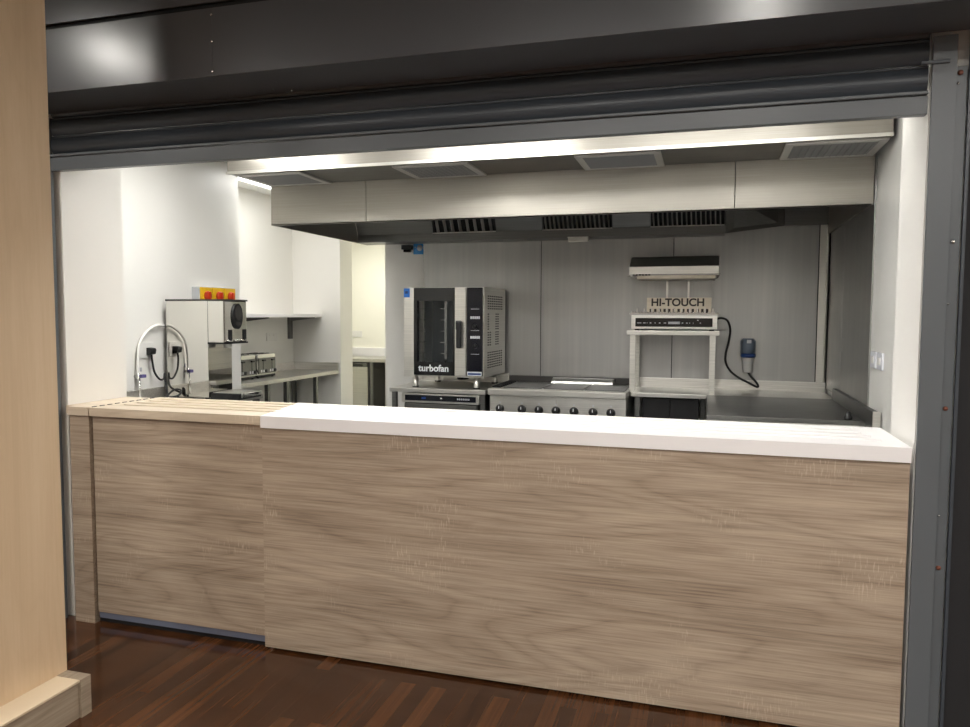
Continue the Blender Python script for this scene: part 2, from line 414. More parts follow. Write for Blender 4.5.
# ------------------------------------------------------------------ serving counter
sc = thing('serving_counter', (-.61, 3.15, 0), 'long serving counter with grey-brown oak-effect front and white grooved top', 'counter')
B(-1.926, .700, Y0, Y0+.02, .014, 1.036).build('front_panel', M['oak'], sc)
B(-1.925, .66, Y0+.055, 3.32, 0, 1.036).build('carcass', M['dark_gap'], sc)
B(.6605, .702, Y0+.022, 3.32, .014, 1.035).build('end_panel', M['laminate'], sc)
B(-1.925, .700, 3.3205, 3.335, .1, 1.036).build('rear_panel', M['laminate'], sc)
GR = (3.055, 3.145, 3.235, 3.325)   # grooves of the tray slide
def top_mesh(x0f, x0b, x1, y0, y1, z0, z1, gx1=None):
    """slab with four grooves along x; left edge may run at an angle (x0f at y0 .. x0b at y1)"""
    m = MB(); g = .017
    xl = lambda y: x0f + (x0b-x0f)*(y-y0)/(y1-y0)
    def strip(a, b, za, zb, xr=x1, xle=None):
        l0 = xl(a) if xle is None else xle; l1 = xl(b) if xle is None else xle
        m.prism([(l0, a), (xr, a), (xr, b), (l1, b)], 'z', za, zb)
    strip(y0, y1, z0, z1-.03)
    e = [y0] + [v for y in GR for v in (y-g, y+g)] + [y1]
    for i in range(0, len(e), 2): strip(e[i], e[i+1], z1-.03, z1)
    return m
wt = top_mesh(-1.926, -2.03, .700, 2.905, 3.40, 1.036, ZC)
for i, y in enumerate(GR):                                          # the grooves stop short of the right end
    wt.box(.636 - .018*i, .700, y-.017, y+.017, ZC-.03, ZC)
wt.build('worktop', M['laminate'], sc)
fl = MB()
fy0, fy1 = 2.908, 3.40
jx = lambda y: -1.929 + (-2.033+1.929)*(y-2.905)/(3.40-2.905)
def fstrip(a, b, za, zb, x0=-2.888): fl.prism([(x0, a), (jx(a), a), (jx(b), b), (x0, b)], 'z', za, zb)
fstrip(fy0, fy1, 1.048, ZC-.03)
e = [fy0] + [v for y in GR for v in (y-.017, y+.017)] + [fy1]
for i in range(0, len(e), 2): fstrip(e[i], e[i+1], ZC-.03, ZC-.001)
for i, y in enumerate(GR): fl.box(-2.888, -2.83, y-.017, y+.017, ZC-.03, ZC-.001)
fo = fl.build('counter_flap', M['oak_top']); tag(fo, 'pale oak lift-up counter flap with grooves, left of the white top', 'counter flap')
for k in range(9): MB().box(-2.894, -2.886, 2.93+k*.05, 2.955+k*.05, ZC-.003, ZC+.0015).build('hinge_leaf', M['dark_gap'], fo)
ep = thing('counter_end_post', (-2.96, 3.0, 0), 'narrow fixed oak end post with pale top strip between left rail and gate', 'counter post')
MB().box(-3.020, -2.896, 2.908, 2.95, 1.048, ZC-.001).box(XL+.003, -2.896, 2.95, 3.355, 1.048, ZC-.001).build('top_strip', M['oak_top'], ep)
B(-3.020, -2.902, Y0, Y0+.04, .0, 1.047, .001).build('front_panel', M['oak'], ep)
g = thing('counter_gate', (-2.44, 2.95, 0), 'oak-effect counter gate under the wooden flap', 'gate')
MB().box(-2.890, -1.932, Y0+.012, Y0+.032, .058, 1.043, .0015).build('door_panel', M['oak'], g)
MB().box(-2.890, -1.932, Y0+.02, Y0+.03, .026, .056).build('kick_strip', M['brass'], g)['label'] = 'blue-grey metal strip along the bottom'
MB().box(-2.899, -1.927, Y0+.034, Y0+.05, .0005, 1.043).build('back_panel', M['dark_gap'], g)

# ------------------------------------------------------------------ extraction hood
hd = thing('extraction_hood', (-1.15, 5.9, 2.25), 'large stainless steel extraction hood over the cooking line', 'extraction hood')
HX = [-3.32, -2.497, .157, .978]
for a, b in zip(HX, HX[1:]):
    MB().box(a+.003, b-.003, 5.2, 5.215, 2.25, 2.56).prism([(5.2, 2.25), (5.24, 2.25), (5.24, 2.256), (5.2, 2.256)], 'x', a+.0015, b-.0015).build('front_panel', M['steel_hood'], hd)
MB().box(-3.32, -3.305, 5.216, 6.93, 2.25, 2.56).build('side_panel', M['steel_hood'], hd)
MB().box(.965, .985, 5.216, 6.92, 2.25, 2.56).build('side_panel', M['steel_hood'], hd)
MB().box(-3.32, .985, 5.2, 6.93, 2.562, 2.58).build('top_panel', M['steel_dark'], hd)
# air plenum standing forward of the canopy
pl = MB().box(-3.35, .972, 4.69, 4.70, 2.555, 2.868)
pl.box(-3.35, -3.34, 4.70, 5.198, 2.57, 2.868)
pl.build('air_plenum', M['steel_hood'], hd)
MB().box(-3.35, .972, 4.70, 5.198, 2.562, 2.57).build('plenum_underside', M['steel_dark'], hd)  # darker steel than the plenum front, painting in the underside's shade
MB().box(-3.358, .975, 4.68, 4.689, 2.555, 2.575).build('plenum_lip', M['steel'], hd)
def grille(x0, x1, y0, y1, diamond):
    f = MB()
    for a in ((x0, x1, y0, y0+.045), (x0, x1, y1-.045, y1), (x0, x0+.045, y0+.045, y1-.045), (x1-.045, x1, y0+.045, y1-.045)):
        f.box(*a, 2.548, 2.5615, .003)
    fo = f.build('grille', M['grille'], hd)
    c = MB(); c.box(x0+.045, x1-.045, y0+.045, y1-.045, 2.558, 2.5612, m=M['void'])
    n = 11; w = x1-x0-.09; d = y1-y0-.09
    for k in range(n):
        yy = y0+.045 + d*(k+.5)/n
        c.prism([(yy-.010, 2.5575), (yy-.007, 2.5575), (yy+.008, 2.549), (yy+.005, 2.549)], 'x', x0+.045, x1-.045, m=M['louvre'])
    if diamond:
        for k in range(12):
            xx = x0+.045 + w*(k+.5)/12; c.box(xx-.004, xx+.004, y0+.045, y1-.045, 2.549, 2.5575, m=M['louvre'])
    c.build('louvre_core', M['void'], fo)
for i, (a, b) in enumerate(((-3.31, -2.78), (-2.08, -1.54), (-.83, -.295), (.42, .968))): grille(a, b, 4.735, 5.19, i in (1, 3))
# trough, filter bank
TX0, TX1 = -3.30, .13
MB().prism([(6.68, 2.25), (6.925, 2.25), (6.925, 2.31), (6.70, 2.322), (6.68, 2.322)], 'x', TX0, TX1).build('grease_trough', M['steel_dark'], hd)
fy = lambda z: 6.70 - (z-2.322)*.45
filt = ((-2.51, -1.89), (-1.45, -.82), (-.49, .125))
edges = [TX0] + [v for f in filt for v in f] + [TX1]
for i in range(0, 6, 2):
    a, b = edges[i], edges[i+1]
    MB().quadplate([(a, fy(2.324), 2.324), (b, fy(2.324), 2.324), (b, fy(2.56), 2.56), (a, fy(2.56), 2.56)], .01).build('blank_panel', M['steel_dark'], hd)
for fi, (a, b) in enumerate(filt):
    f = MB().quadplate([(a, fy(2.324)+.05, 2.324), (b, fy(2.324)+.05, 2.324), (b, fy(2.56)+.05, 2.56), (a, fy(2.56)+.05, 2.56)], .008, m=M['void'])
    fo = f.build('grease_filter', M['void'], hd)
    bl = MB(); n = 8 if fi == 0 else 15
    for k in range(n):
        x = a+.01 + (b-a-.02)*(k+.5)/n; w = (.016 if fi == 0 else .008)
        bl.quadplate([(x-w, fy(2.33), 2.33), (x+w*.2, fy(2.33)+.03, 2.33), (x+w*.2-.01, fy(2.555)+.03, 2.555), (x-w-.01, fy(2.555), 2.555)], .002)
    bl.build('baffle_blades', M['filter'], fo)
    MB().box(a, b, 6.665, 6.675, 2.318, 2.326).build('filter_rail', M['steel'], fo)
# right-hand blank corner
MB().quadplate([(.132, 6.70, 2.252), (.62, 6.90, 2.325), (.62, 6.90, 2.56), (.132, 6.60, 2.56)], -.01).build('corner_baffle', M['steel_dark'], hd)
MB().box(.62, .962, 6.885, 6.895, 2.325, 2.56).box(.62, .962, 6.87, 6.885, 2.322, 2.330).build('rear_baffle', M['steel_dark'], hd)
MB().box(-1.205, -1.03, 6.62, 6.68, 2.205, 2.249, .004).box(-1.21, -1.025, 6.61, 6.68, 2.240, 2.2485, .002).build('grease_cup', M['steel'], hd)

# small items on the pier under the hood
o = thing('wall_sensor', (-2.87, 6.93, 2.2), 'small black box fixed high on the white pier under the hood', 'sensor')
MB().box(-2.925, -2.822, 6.88, 6.945, 2.195, 2.24, .006).build('body', M['black'], o); MB().box(-2.91, -2.84, 6.90, 6.945, 2.17, 2.196, .004).build('lens_bracket', M['gloss_black'], o)
o = thing('wall_sign', (-2.765, 6.94, 2.185), 'small blue and white sign high on the pier beside the black box', 'sign')
MB().box(-2.818, -2.716, 6.942, 6.9485, 2.15, 2.262, .001).build('plate', M['sign_blue'], o)
MB().lathe([(.03, 0), (.03, -.001)], (-2.752, 6.9415, 2.212), 'y', 24).lathe([(.006, 0), (.006, -.0015)], (-2.80, 6.9415, 2.22), 'y', 12).build('white_roundel', M['letter'], o)

# ------------------------------------------------------------------ benches
def bench(name, label, x0, x1, y0, y1, legs, th=.038, z=.9, group='stainless steel benches', shelf=None, mat='steel_top'):
    t = thing(name, ((x0+x1)/2, (y0+y1)/2, 0), label, 'bench', group)
    MB().box(x0, x1, y0, y1, z-th, z, .004).build('worktop', M[mat], t)
    for (lx, ly) in legs:
        MB().box(lx-.02, lx+.02, ly-.02, ly+.02, 0.03, z-th).build('leg', M['steel_dark'], t)
        MB().lathe([(.014, 0), (.022, .006), (.014, .03)], (lx, ly, 0), 'z', 16).build('foot', M['black'], t)
    return t
ob = bench('steel_bench', 'narrow steel bench carrying the convection oven', -2.712, -1.815, 6.1, 6.9, ((-2.675, 6.14), (-2.675, 6.86), (-1.845, 6.14), (-1.845, 6.86)))
MB().box(-2.712, -1.815, 6.9, 6.93, .86, .99, .003).build('upstand', M['steel_top'], ob)
gb = bench('steel_bench', 'steel bench along the back wall under the grill stand', -.605, .985, 6.35, 6.9, ((-.55, 6.39), (-.55, 6.86), (-.02, 6.86), (.94, 6.86)), .035)
MB().box(-.605, .985, 6.9, 6.93, .865, .985, .003).build('upstand', M['steel_top'], gb)
uc = thing('under_bench_void_filler', (-.28, 6.65, 0), 'added black cupboard filling the dark void below the back bench, under the grill stand', 'cupboard')  # black unit added so the void under the bench stays dark
MB().box(-.515, -.05, 6.46, 6.82, .06, .855, .003).build('cabinet', M['black'], uc)
for a, b in ((-.512, -.286), (-.281, -.053)): MB().box(a, b, 6.445, 6.46, .08, .845, .003).build('door', M['black'], uc)
MB().box(-.5, -.06, 6.50, 6.80, 0, .06).build('plinth', M['dark_gap'], uc)
rb = bench('steel_bench', 'wide steel bench, darkened for its dim reflections, in the right corner with a tall side upstand', .012, .955, 5.06, 6.345, ((.05, 5.1), (.05, 6.3), (.91, 5.1), (.91, 6.3)), .025, mat='steel_dark')  # darker steel colour stands in for the dark hood mirrored in the top
MB().box(.955, .988, 4.835, 6.345, .862, .985, .003).build('upstand', M['steel_dark'], rb)
MB().box(.95, .993, 4.822, 4.834, .80, .99, .002).build('upstand_end_cap', M['steel'], rb)
MB().box(.012, .955, 5.03, 5.06, .862, .876, .003).build('front_rail', M['chrome'], rb)
MB().cyl((.06, 5.03, .835), (.80, 5.03, .835), .009).cyl((.08, 5.03, .835), (.08, 5.1, .835), .006).cyl((.78, 5.03, .835), (.78, 5.1, .835), .006).build('handle_bar', M['chrome'], rb)
MB().box(.04, .92, 5.095, 5.12, .55, .86, .004).build('drawer_front', M['steel_dark'], rb)
MB().lathe([(.024, 0), (.026, .012), (.016, .03), (.013, .05)], (.868, 5.12, .9), 'z', 18).build('knob', M['black'], rb)
nb = bench('steel_bench', 'steel bench under the drinks dispenser against the left wall', -4.045, -3.47, 3.4, 5.285, ((-3.51, 5.24), (-3.51, 3.6), (-4.0, 5.24), (-4.0, 3.6)))
MB().box(-4.045, -4.02, 3.4, 5.285, .9005, .985, .003).build('upstand', M['steel_top'], nb)
MB().box(-4.0, -3.5, 3.65, 5.2, .3, .33).build('lower_shelf', M['steel_dark'], nb)
lb = bench('steel_bench', 'far steel bench under the white wall shelf', -4.695, -4.1, 5.83, 7.79, ((-4.13, 6.36), (-4.13, 6.70), (-4.13, 7.3), (-4.66, 7.74), (-4.66, 6.1)))
MB().box(-4.695, -4.67, 5.83, 7.79, .9005, .99, .003).box(-4.67, -4.1, 7.765, 7.79, .9005, .99, .003).build('upstand', M['steel_top'], lb)

# ------------------------------------------------------------------ convection oven
ov = thing('convection_oven', (-2.215, 6.5, .9), 'stainless convection oven with black glass door on the narrow bench', 'oven')
X0, X1, YF, YK, Z0, Z1 = -2.585, -1.845, 6.135, 6.86, 1.0, 1.79
body = MB()
body.box(X0, X1, YF+.5, YK, Z0, Z1, .004)                                # rear block
body.box(X0, X0+.099, YF, YF+.5, Z0, Z1, .002).box(-2.03, X1, YF+.02, YF+.5, Z0, Z1, .002)
body.box(X0+.06, -2.03, YF+.04, YF+.5, 1.70, Z1).box(X0+.06, -2.03, YF+.04, YF+.5, Z0, 1.10)
body.build('body', M['steel'], ov)
cv = MB().box(X0+.06, -2.03, YF+.46, YF+.5, 1.10, 1.70).build('cavity', M['cavity'], ov)
rk = MB()
for x in (-2.48, -2.26):
    rk.box(x-.012, x+.012, YF+.2, YF+.215, 1.12, 1.69)
    for k in range(5): rk.box(x-.02, x+.03, YF+.12, YF+.2, 1.20+k*.1, 1.207+k*.1)
rk.build('shelf_rack', M['chrome'], ov)
d = MB()
d.box(-2.482, -2.10, YF-.02, YF+.03, 1.672, 1.785, .002).box(-2.482, -2.10, YF-.02, YF+.03, 1.018, 1.135, .002)
d.box(-2.482, -2.452, YF-.02, YF+.03, 1.135, 1.672).box(-2.117, -2.10, YF-.02, YF+.03, 1.135, 1.672)
dr = d.build('door', M['gloss_black'], ov)
MB().box(-2.452, -2.117, YF-.015, YF-.005, 1.135, 1.672).build('glass_pane', M['window'], dr)
MB().box(-2.099, -2.000, YF-.02, YF+.018, 1.018, 1.785, .003).build('door_edge_strip', M['steel'], dr)
hn = MB().box(-2.085, -2.03, YF-.05, YF-.02, 1.42, 1.50, .012).box(-2.073, -2.028, YF-.07, YF-.045, 1.262, 1.495, .012)
hn.build('handle', M['black'], dr)
lettering('turbofan', .082, (-2.295, YF-.0215, 1.078), M['letter'], dr, bold=.002)
cp = MB().box(-1.990, -1.852, YF-.012, YF+.018, 1.018, 1.785, .002).build('control_panel', M['navy'], ov)
for z in (1.52, 1.35):
    MB().lathe([(.022, 0), (.022, -.006), (.019, -.022), (.006, -.024)], (-1.915, YF-.0125, z-.07), 'y', 22).box(-1.918, -1.912, YF-.042, YF-.036, z-.068, z-.048, m=None).build('knob', M['black'], cp)
for z in (1.52, 1.35):
    for k in range(5): MB().box(-1.958+k*.018, -1.946+k*.018, YF-.0135, YF-.012, z-.005, z+.018).build('display_digit', M['letter'], cp)
for z in (1.60, 1.415, 1.21): MB().box(-1.955, -1.88, YF-.0133, YF-.012, z-.0015, z+.0015).build('panel_line', M['grey_plastic'], cp)
MB().box(-1.986, -1.856, YF-.0135, YF-.012, 1.022, 1.058).build('badge', M['letter'], cp)
MB().box(-1.98, -1.862, YF-.0145, YF-.0135, 1.030, 1.046).build('badge_band', M['dark_blue'], cp)
MB().box(X0+.002, X0+.058, YF-.0015, YF, 1.702, 1.782).build('sticker', M['blue'], ov)['label'] = 'small blue sticker'
MB().box(X0+.014, X0+.040, YF-.0022, YF-.0015, 1.735, 1.757).build('sticker_print', M['dark_blue'], ov)
vs = MB()
for z0, z1, cols in ((1.60, 1.74, range(8)), (1.42, 1.58, (0, 4, 5)), (1.28, 1.42, (0, 1, 4, 5)), (1.08, 1.25, range(8))):
    n = int((z1-z0)/.022)
    for c in cols:
        for k in range(n):
            y = YF+.13+c*.063; z = z0+k*.022
            vs.box(X1-.0005, X1+.0012, y, y+.04, z, z+.010)
tag_ = vs.build('vent_slots', M['dark_gap'], ov); tag_['kind'] = 'stuff'
for x, y in ((-2.50, 6.20), (-1.925, 6.20), (-2.50, 6.78), (-1.925, 6.78)):
    MB().lathe([(.024, .0), (.026, .012), (.026, .1)], (x, y, .9), 'z', 20).build('leg', M['steel'], ov)
    MB().lathe([(.030, .0), (.030, .012)], (x, y, .9), 'z', 20).build('foot', M['black'], ov)
MB().lathe([(.05, 0), (.06, .03), (.06, .045)], (-2.15, 6.5, .955), 'z', 24).build('drain_cup', M['black'], ov)

# ------------------------------------------------------------------ under-counter fridge below oven
fr = thing('under_counter_fridge', (-2.255, 6.5, 0), 'stainless under-counter fridge with dark blue control strip beneath the oven bench', 'fridge')
MB().box(-2.60, -1.905, 6.19, 6.80, .09, .845, .003).build('cabinet', M['fridge_side'], fr)
MB().box(-2.615, -1.882, 6.15, 6.19, .765, .852, .012).build('control_fascia', M['steel'], fr)
fp = MB().box(-2.58, -1.915, 6.142, 6.15, .785, .835, .018, seg=3) if False else MB().box(-2.58, -1.915, 6.143, 6.150, .785, .835, .003)
fpo = fp.build('display_strip', M['navy'], fr)
for k in range(7): MB().box(-2.085+k*.017, -2.074+k*.017, 6.1415, 6.143, .803, .816).build('display_mark', M['grey_plastic'], fpo)
MB().lathe([(.013, 0), (.013, -.003)], (-2.235, 6.143, .81), 'y', 16).build('lock', M['chrome'], fpo)
MB().box(-2.42, -2.38, 6.1415, 6.143, .80, .82).build('display_window', M['dark_blue'], fpo)
MB().box(-2.59, -1.91, 6.155, 6.19, .11, .755, .004).build('door', M['steel_dark'], fr)
for x in (-2.55, -1.95):
    for y in (6.24, 6.75): MB().lathe([(.02, 0), (.02, .09)], (x, y, 0), 'z', 14).build('foot', M['black'], fr)

# ------------------------------------------------------------------ range
rg = thing('cooking_range', (-1.2, 6.5, 0), 'wide stainless cooking range with a row of black knobs, right of the oven', 'range')
RX0, RX1 = -1.79, -.615
MB().box(RX0+.012, RX1-.004, 6.12, 6.86, .14, .865).build('body', M['steel'], rg)
MB().box(RX0, RX1, 6.08, 6.16, .865, .925, .012, seg=3).build('front_edge', M['steel'], rg)
MB().box(RX0, RX1, 6.16, 6.86, .865, .918).build('hob_frame', M['steel_top'], rg)
for a, b in ((-1.68, -1.34), (-1.325, -.985), (-.97, -.64)):
    MB().box(a, b, 6.19, 6.72, .918, .927, .003).build('hot_plate', M['griddle'], rg)
for k in range(9): MB().box(RX0+.01, RX0+.085, 6.185+k*.068, 6.215+k*.068, .918, .936, .003).build('vent_slot', M['dark_gap'], rg)
MB().box(RX0, RX1, 6.84, 6.90, .918, .975, .004).build('rear_rail', M['fridge_side'], rg)
MB().prism([(6.70, .918), (6.71, .945), (6.76, .968), (6.80, .972), (6.8395, .965), (6.8395, .918)], 'x', -1.36, -.80).build('flue_cover', M['steel_top'], rg)
for x in (-1.688, -1.494, -1.346, -1.199, -1.047, -.888, -.74):
    k = MB().lathe([(.036, 0), (.038, -.008), (.030, -.02), (.027, -.04), (.01, -.043)], (x, 6.12, .748), 'y', 24).build('knob', M['black'], rg)
    MB().box(x-.0025, x+.0025, 6.0745, 6.0775, .752, .776).box(x-.006, x+.006, 6.118, 6.1199, .795, .807).build('pointer', M['letter'], k)
MB().box(-1.20, -1.198, 6.118, 6.1199, .80, .84).build('panel_mark', M['copper'], rg)
for a, b in ((-1.76, -1.22), (-1.18, -.64)):
    dd = MB().box(a, b, 6.095, 6.12, .2, .66, .006).build('oven_door', M['steel'], rg)
    MB().cyl((a+.05, 6.06, .61), (b-.05, 6.06, .61), .012).cyl((a+.08, 6.06, .61), (a+.08, 6.096, .61), .008).cyl((b-.08, 6.06, .61), (b-.08, 6.096, .61), .008).build('handle', M['chrome'], dd)
for x in (RX0+.06, RX1-.06):
    for y in (6.18, 6.8): MB().lathe([(.03, 0), (.024, .14)], (x, y, 0), 'z', 16).build('foot', M['steel'], rg)

# ------------------------------------------------------------------ grill stand and rise-and-fall grill
st = thing('grill_stand', (-.275, 6.6, .9), 'raised steel stand on the back bench carrying the grill', 'stand')
MB().box(-.65, .10, 6.385, 6.86, 1.388, 1.425, .003).build('shelf', M['steel'], st)
for x in (-.60, .05):
    for y in (6.42, 6.83): MB().box(x-.022, x+.022, y-.022, y+.022, .9, 1.388).build('leg', M['steel'], st)
gl = thing('salamander_grill', (-.265, 6.62, 1.425), 'stainless rise-and-fall grill with black touch panel on the raised stand', 'grill')
MB().box(-.615, .082, 6.40, 6.85, 1.437, 1.553, .004).build('base', M['steel'], gl)
for x in (-.57, .04):
    for y in (6.44, 6.81): MB().lathe([(.02, 0), (.02, .0135)], (x, y, 1.4252), 'z', 14).build('foot', M['black'], gl)
cp = MB().box(-.58, .045, 6.394, 6.40, 1.458, 1.53, .001).build('touch_panel', M['gloss_black'], gl)
for x0, w in ((-.565, .035), (-.515, .02), (-.485, .006), (-.46, .012), (-.42, .006), (-.385, .012), (-.345, .018), (-.2, .012), (-.165, .012), (-.14, .006), (-.11, .004), (-.055, .008)):
    MB().box(x0, x0+w, 6.3925, 6.394, 1.485, 1.493).build('touch_mark', M['grey_plastic'], cp)
MB().box(-.31, -.215, 6.3925, 6.394, 1.48, 1.5).build('display_window', M['grey_plastic'], cp)
MB().box(-.075, -.068, 6.3925, 6.394, 1.51, 1.516).build('indicator', M['letter'], cp)
gt = MB().box(-.63, .092, 6.39, 6.42, 1.556, 1.572, .003).box(-.63, .092, 6.70, 6.72, 1.556, 1.572, .003)
for k in range(30):
    x = -.615 + k*.024; gt.cyl((x, 6.41, 1.578), (x, 6.71, 1.578), .005, seg=8)
for k in range(11): gt.box(-.60+k*.064, -.588+k*.064, 6.69, 6.712, 1.575, 1.615)
gt.build('grid_tray', M['chrome'], gl)
bp = MB().box(-.515, .035, 6.75, 6.765, 1.556, 1.708, .002).build('name_plate', M['beige_steel'], gl)
lettering('HI-TOUCH', .092, (-.25, 6.7495, 1.664), M['stencil'], bp, squeeze=1.02, bold=.0028)
tk = MB()
for k in range(13): tk.box(-.49+k*.04, -.47+k*.04, 6.7488, 6.75, 1.575, 1.61)
tk.build('plate_slots', M['stencil'], bp)
col = MB()
for a, b in ((-.515, -.35), (-.335, -.165), (-.155, .035)): col.box(a, b, 6.79, 6.80, 1.708, 1.90)
col.build('back_plates', M['steel_v'], gl)
for x in (-.342, -.16): MB().box(x-.008, x+.008, 6.765, 6.79, 1.60, 1.90).build('lift_post', M['chrome'], gl)
MB().prism([(6.41, 1.895), (6.41, 1.962), (6.44, 1.975), (6.60, 2.055), (6.84, 2.065), (6.84, 1.885), (6.46, 1.885)], 'x', -.64, .085, bev=.003).build('heating_hood', M['steel'], gl)
MB().box(-.65, .095, 6.40, 6.425, 1.885, 1.897, .003).build('hood_lip', M['chrome'], gl)
MB().box(-.575, .06, 6.425, 6.80, 1.858, 1.886, .004).build('heater_tray', M['beige_steel'], gl)
for k in range(6): MB().box(-.61+k*.026, -.594+k*.026, 6.3985, 6.4005, 1.886, 1.897).build('vent_slot', M['black'], gl)
pw = thing('power_cable', (.25, 6.85, 1.06), 'black cable from the grill to a white plug in the blue-grey wall socket', 'power cable')
MB().tube([(.084, 6.66, 1.527), (.13, 6.70, 1.53), (.172, 6.76, 1.505), (.196, 6.80, 1.43), (.188, 6.83, 1.33), (.165, 6.84, 1.22), (.168, 6.845, 1.14), (.21, 6.85, 1.065), (.28, 6.845, 1.01), (.35, 6.83, .975), (.425, 6.82, .938), (.438, 6.83, .948), (.415, 6.85, .985), (.382, 6.868, 1.02), (.355, 6.872, 1.06)], .0095).build('cable', M['rubber'], pw)
so = thing('power_socket', (.345, 6.9, 1.06), 'blue-grey industrial socket on the steel wall right of the grill', 'socket')
MB().prism([(.29, 1.205), (.285, 1.33), (.31, 1.355), (.395, 1.355), (.415, 1.33), (.41, 1.205)], 'y', 6.86, YB).build('housing', M['socket_blue'], so)
MB().lathe([(.052, 0), (.058, .05), (.058, .11), (.04, .135)], (.35, 6.85, 1.215), 'z', 24).build('cover', M['socket_blue'], so)
MB().box(.335, .372, 6.785, 6.793, 1.315, 1.345, .002).build('rating_label', M['letter'], so)
MB().lathe([(.058, 0), (.064, .012), (.060, .035)], (.352, 6.85, 1.19), 'z', 24).build('locking_ring', M['dark_blue'], so)
MB().lathe([(.036, 0), (.042, .012), (.044, .10), (.055, .13), (.055, .14)], (.352, 6.865, 1.058), 'z', 24).build('plug', M['white_plastic'], pw)

# light switches on the right wall
for i, (ya, yb) in enumerate(((5.015, 5.155), (4.83, 4.97))):
    w = thing('light_switch', (XW-.005, (ya+yb)/2, 1.23), ['white wall switch next to the steel cladding', 'white wall switch nearer the hatch reveal'][i], 'switch', 'light switches on the right wall')
    MB().box(XW-.012, XW, ya, yb, 1.232, 1.335, .004).build('plate', M['switch'], w)
    MB().box(XW-.016, XW-.011, ya+.035, yb-.035, 1.262, 1.305, .002).build('rocker', M['white_plastic'], w)

# ------------------------------------------------------------------ left: water boiler
cm = thing('drinks_dispenser', (-3.75, 4.93, .9), 'tall mirror-polished drinks dispenser with black oval badge on the left bench', 'drinks dispenser')
ya, yb = 4.787, 5.078
MB().box(-3.99, -3.617, ya, yb, .912, 1.648, .002).build('body', M['mirror'], cm)
MB().box(-3.616, -3.476, ya, yb, 1.333, 1.648, .006).build('head', M['mirror'], cm)
MB().box(-3.995, -3.466, ya-.004, yb+.004, 1.648, 1.660, .002).build('lid', M['fridge_side'], cm)
MB().box(-3.62, -3.466, ya-.002, yb+.002, 1.322, 1.3335, .002).build('head_base', M['black'], cm)
MB().box(-3.476, -3.472, ya+.012, yb-.012, 1.345, 1.64).build('front_plate', M['chrome'], cm)
ovb = MB(); pr = []
b = bmesh.new(); 
def oval(x0, x1, yc, zc, ry, rz, n=28):
    return [(yc+ry*math.cos(2*math.pi*k/n), zc+rz*math.sin(2*math.pi*k/n)) for k in range(n)]
bd = MB().prism(oval(0, 0, yc=4.945, zc=1.532, ry=.060, rz=.098), 'x', -3.472, -3.458).build('badge', M['black'], cm)
rn = MB().prism(oval(0, 0, 4.945, 1.555, .04, .055), 'x', -3.458, -3.454).prism(oval(0, 0, 4.945, 1.474, .034, .013), 'x', -3.458, -3.455).build('badge_relief', M['fridge_side'], bd)
MB().box(-3.4722, -3.466, 4.84, 4.88, 1.35, 1.43, .002).box(-3.4722, -3.466, 5.02, 5.06, 1.35, 1.43, .002).build('button_panel', M['black'], cm)
for k in range(6): MB().lathe([(.009, 0), (.008, .006)], (-3.472, 4.83+k*.043, 1.347+.005*(k % 2)), 'x', 12).build('button', M['chrome'], cm)
MB().lathe([(.03, 0), (.034, -.02), (.025, -.035)], (-3.545, 4.93, 1.322), 'z', 20).build('spout', M['white_plastic'], cm)
MB().box(-3.605, -3.345, ya-.003, yb-.01, .904, .950, .006).build('drip_tray', M['black'], cm)
dtf = MB().box(-3.345, -3.333, ya+.01, yb-.02, .915, .952, .006)
dtf.build('drip_tray_front', M['chrome'], cm)
gt = MB()
for k in range(14): gt.box(-3.59, -3.36, ya+.015+k*.0185, ya+.022+k*.0185, .9495, .955)
gt.build('drip_grille', M['steel'], cm)
for x in (-3.94, -3.66):
    for y in (ya+.04, yb-.04): MB().lathe([(.018, 0), (.018, .0125)], (x, y, .9), 'z', 14).build('foot', M['black'], cm)
# services behind the boiler
ds = thing('wall_socket', (-4.045, 4.63, 1.22), 'white wall socket with a black plug beside the drinks dispenser', 'socket', 'white wall sockets')
MB().box(-4.05, -4.038, 4.555, 4.70, 1.215, 1.33, .004).build('plate', M['white_plastic'], ds)
pc = thing('power_lead', (-4.03, 4.65, 1.2), 'black plug and looping power lead of the drinks dispenser', 'power lead')
MB().prism([(-4.037, 1.235), (-3.99, 1.245), (-3.985, 1.275), (-3.99, 1.29), (-4.037, 1.295)], 'y', 4.617, 4.668, bev=.006).build('plug', M['black'], pc)
MB().tube([(-4.012, 4.643, 1.245), (-4.005, 4.643, 1.19), (-4.003, 4.66, 1.11), (-4.0, 4.71, 1.05), (-3.998, 4.755, 1.05), (-3.998, 4.765, 1.09), (-4.0, 4.77, 1.06), (-3.99, 4.765, .99), (-3.96, 4.74, .955), (-3.92, 4.70, .925), (-3.93, 4.68, .91), (-3.90, 4.70, .909), (-3.86, 4.755, .93), (-3.855, 4.765, .965), (-3.89, 4.74, .97), (-3.92, 4.70, .93), (-3.90, 4.68, .909), (-3.86, 4.72, .909)], .0075).build('lead', M['rubber'], pc)
hs = thing('water_hose', (-4.03, 4.6, 1.1), 'white water hose arching from the wall tap to the drinks dispenser', 'hose')
MB().tube([(-4.02, 4.51, 1.105), (-4.02, 4.512, 1.19), (-4.02, 4.53, 1.31), (-4.022, 4.58, 1.385), (-4.024, 4.66, 1.44), (-4.024, 4.75, 1.462), (-4.024, 4.86, 1.44), (-4.024, 4.93, 1.37), (-4.026, 4.95, 1.25)], .011).build('tube', M['white_plastic'], hs)
tp = thing('stop_tap', (-4.03, 4.51, 1.07), 'small chrome stop tap with violet handle at the foot of the white hose', 'tap')
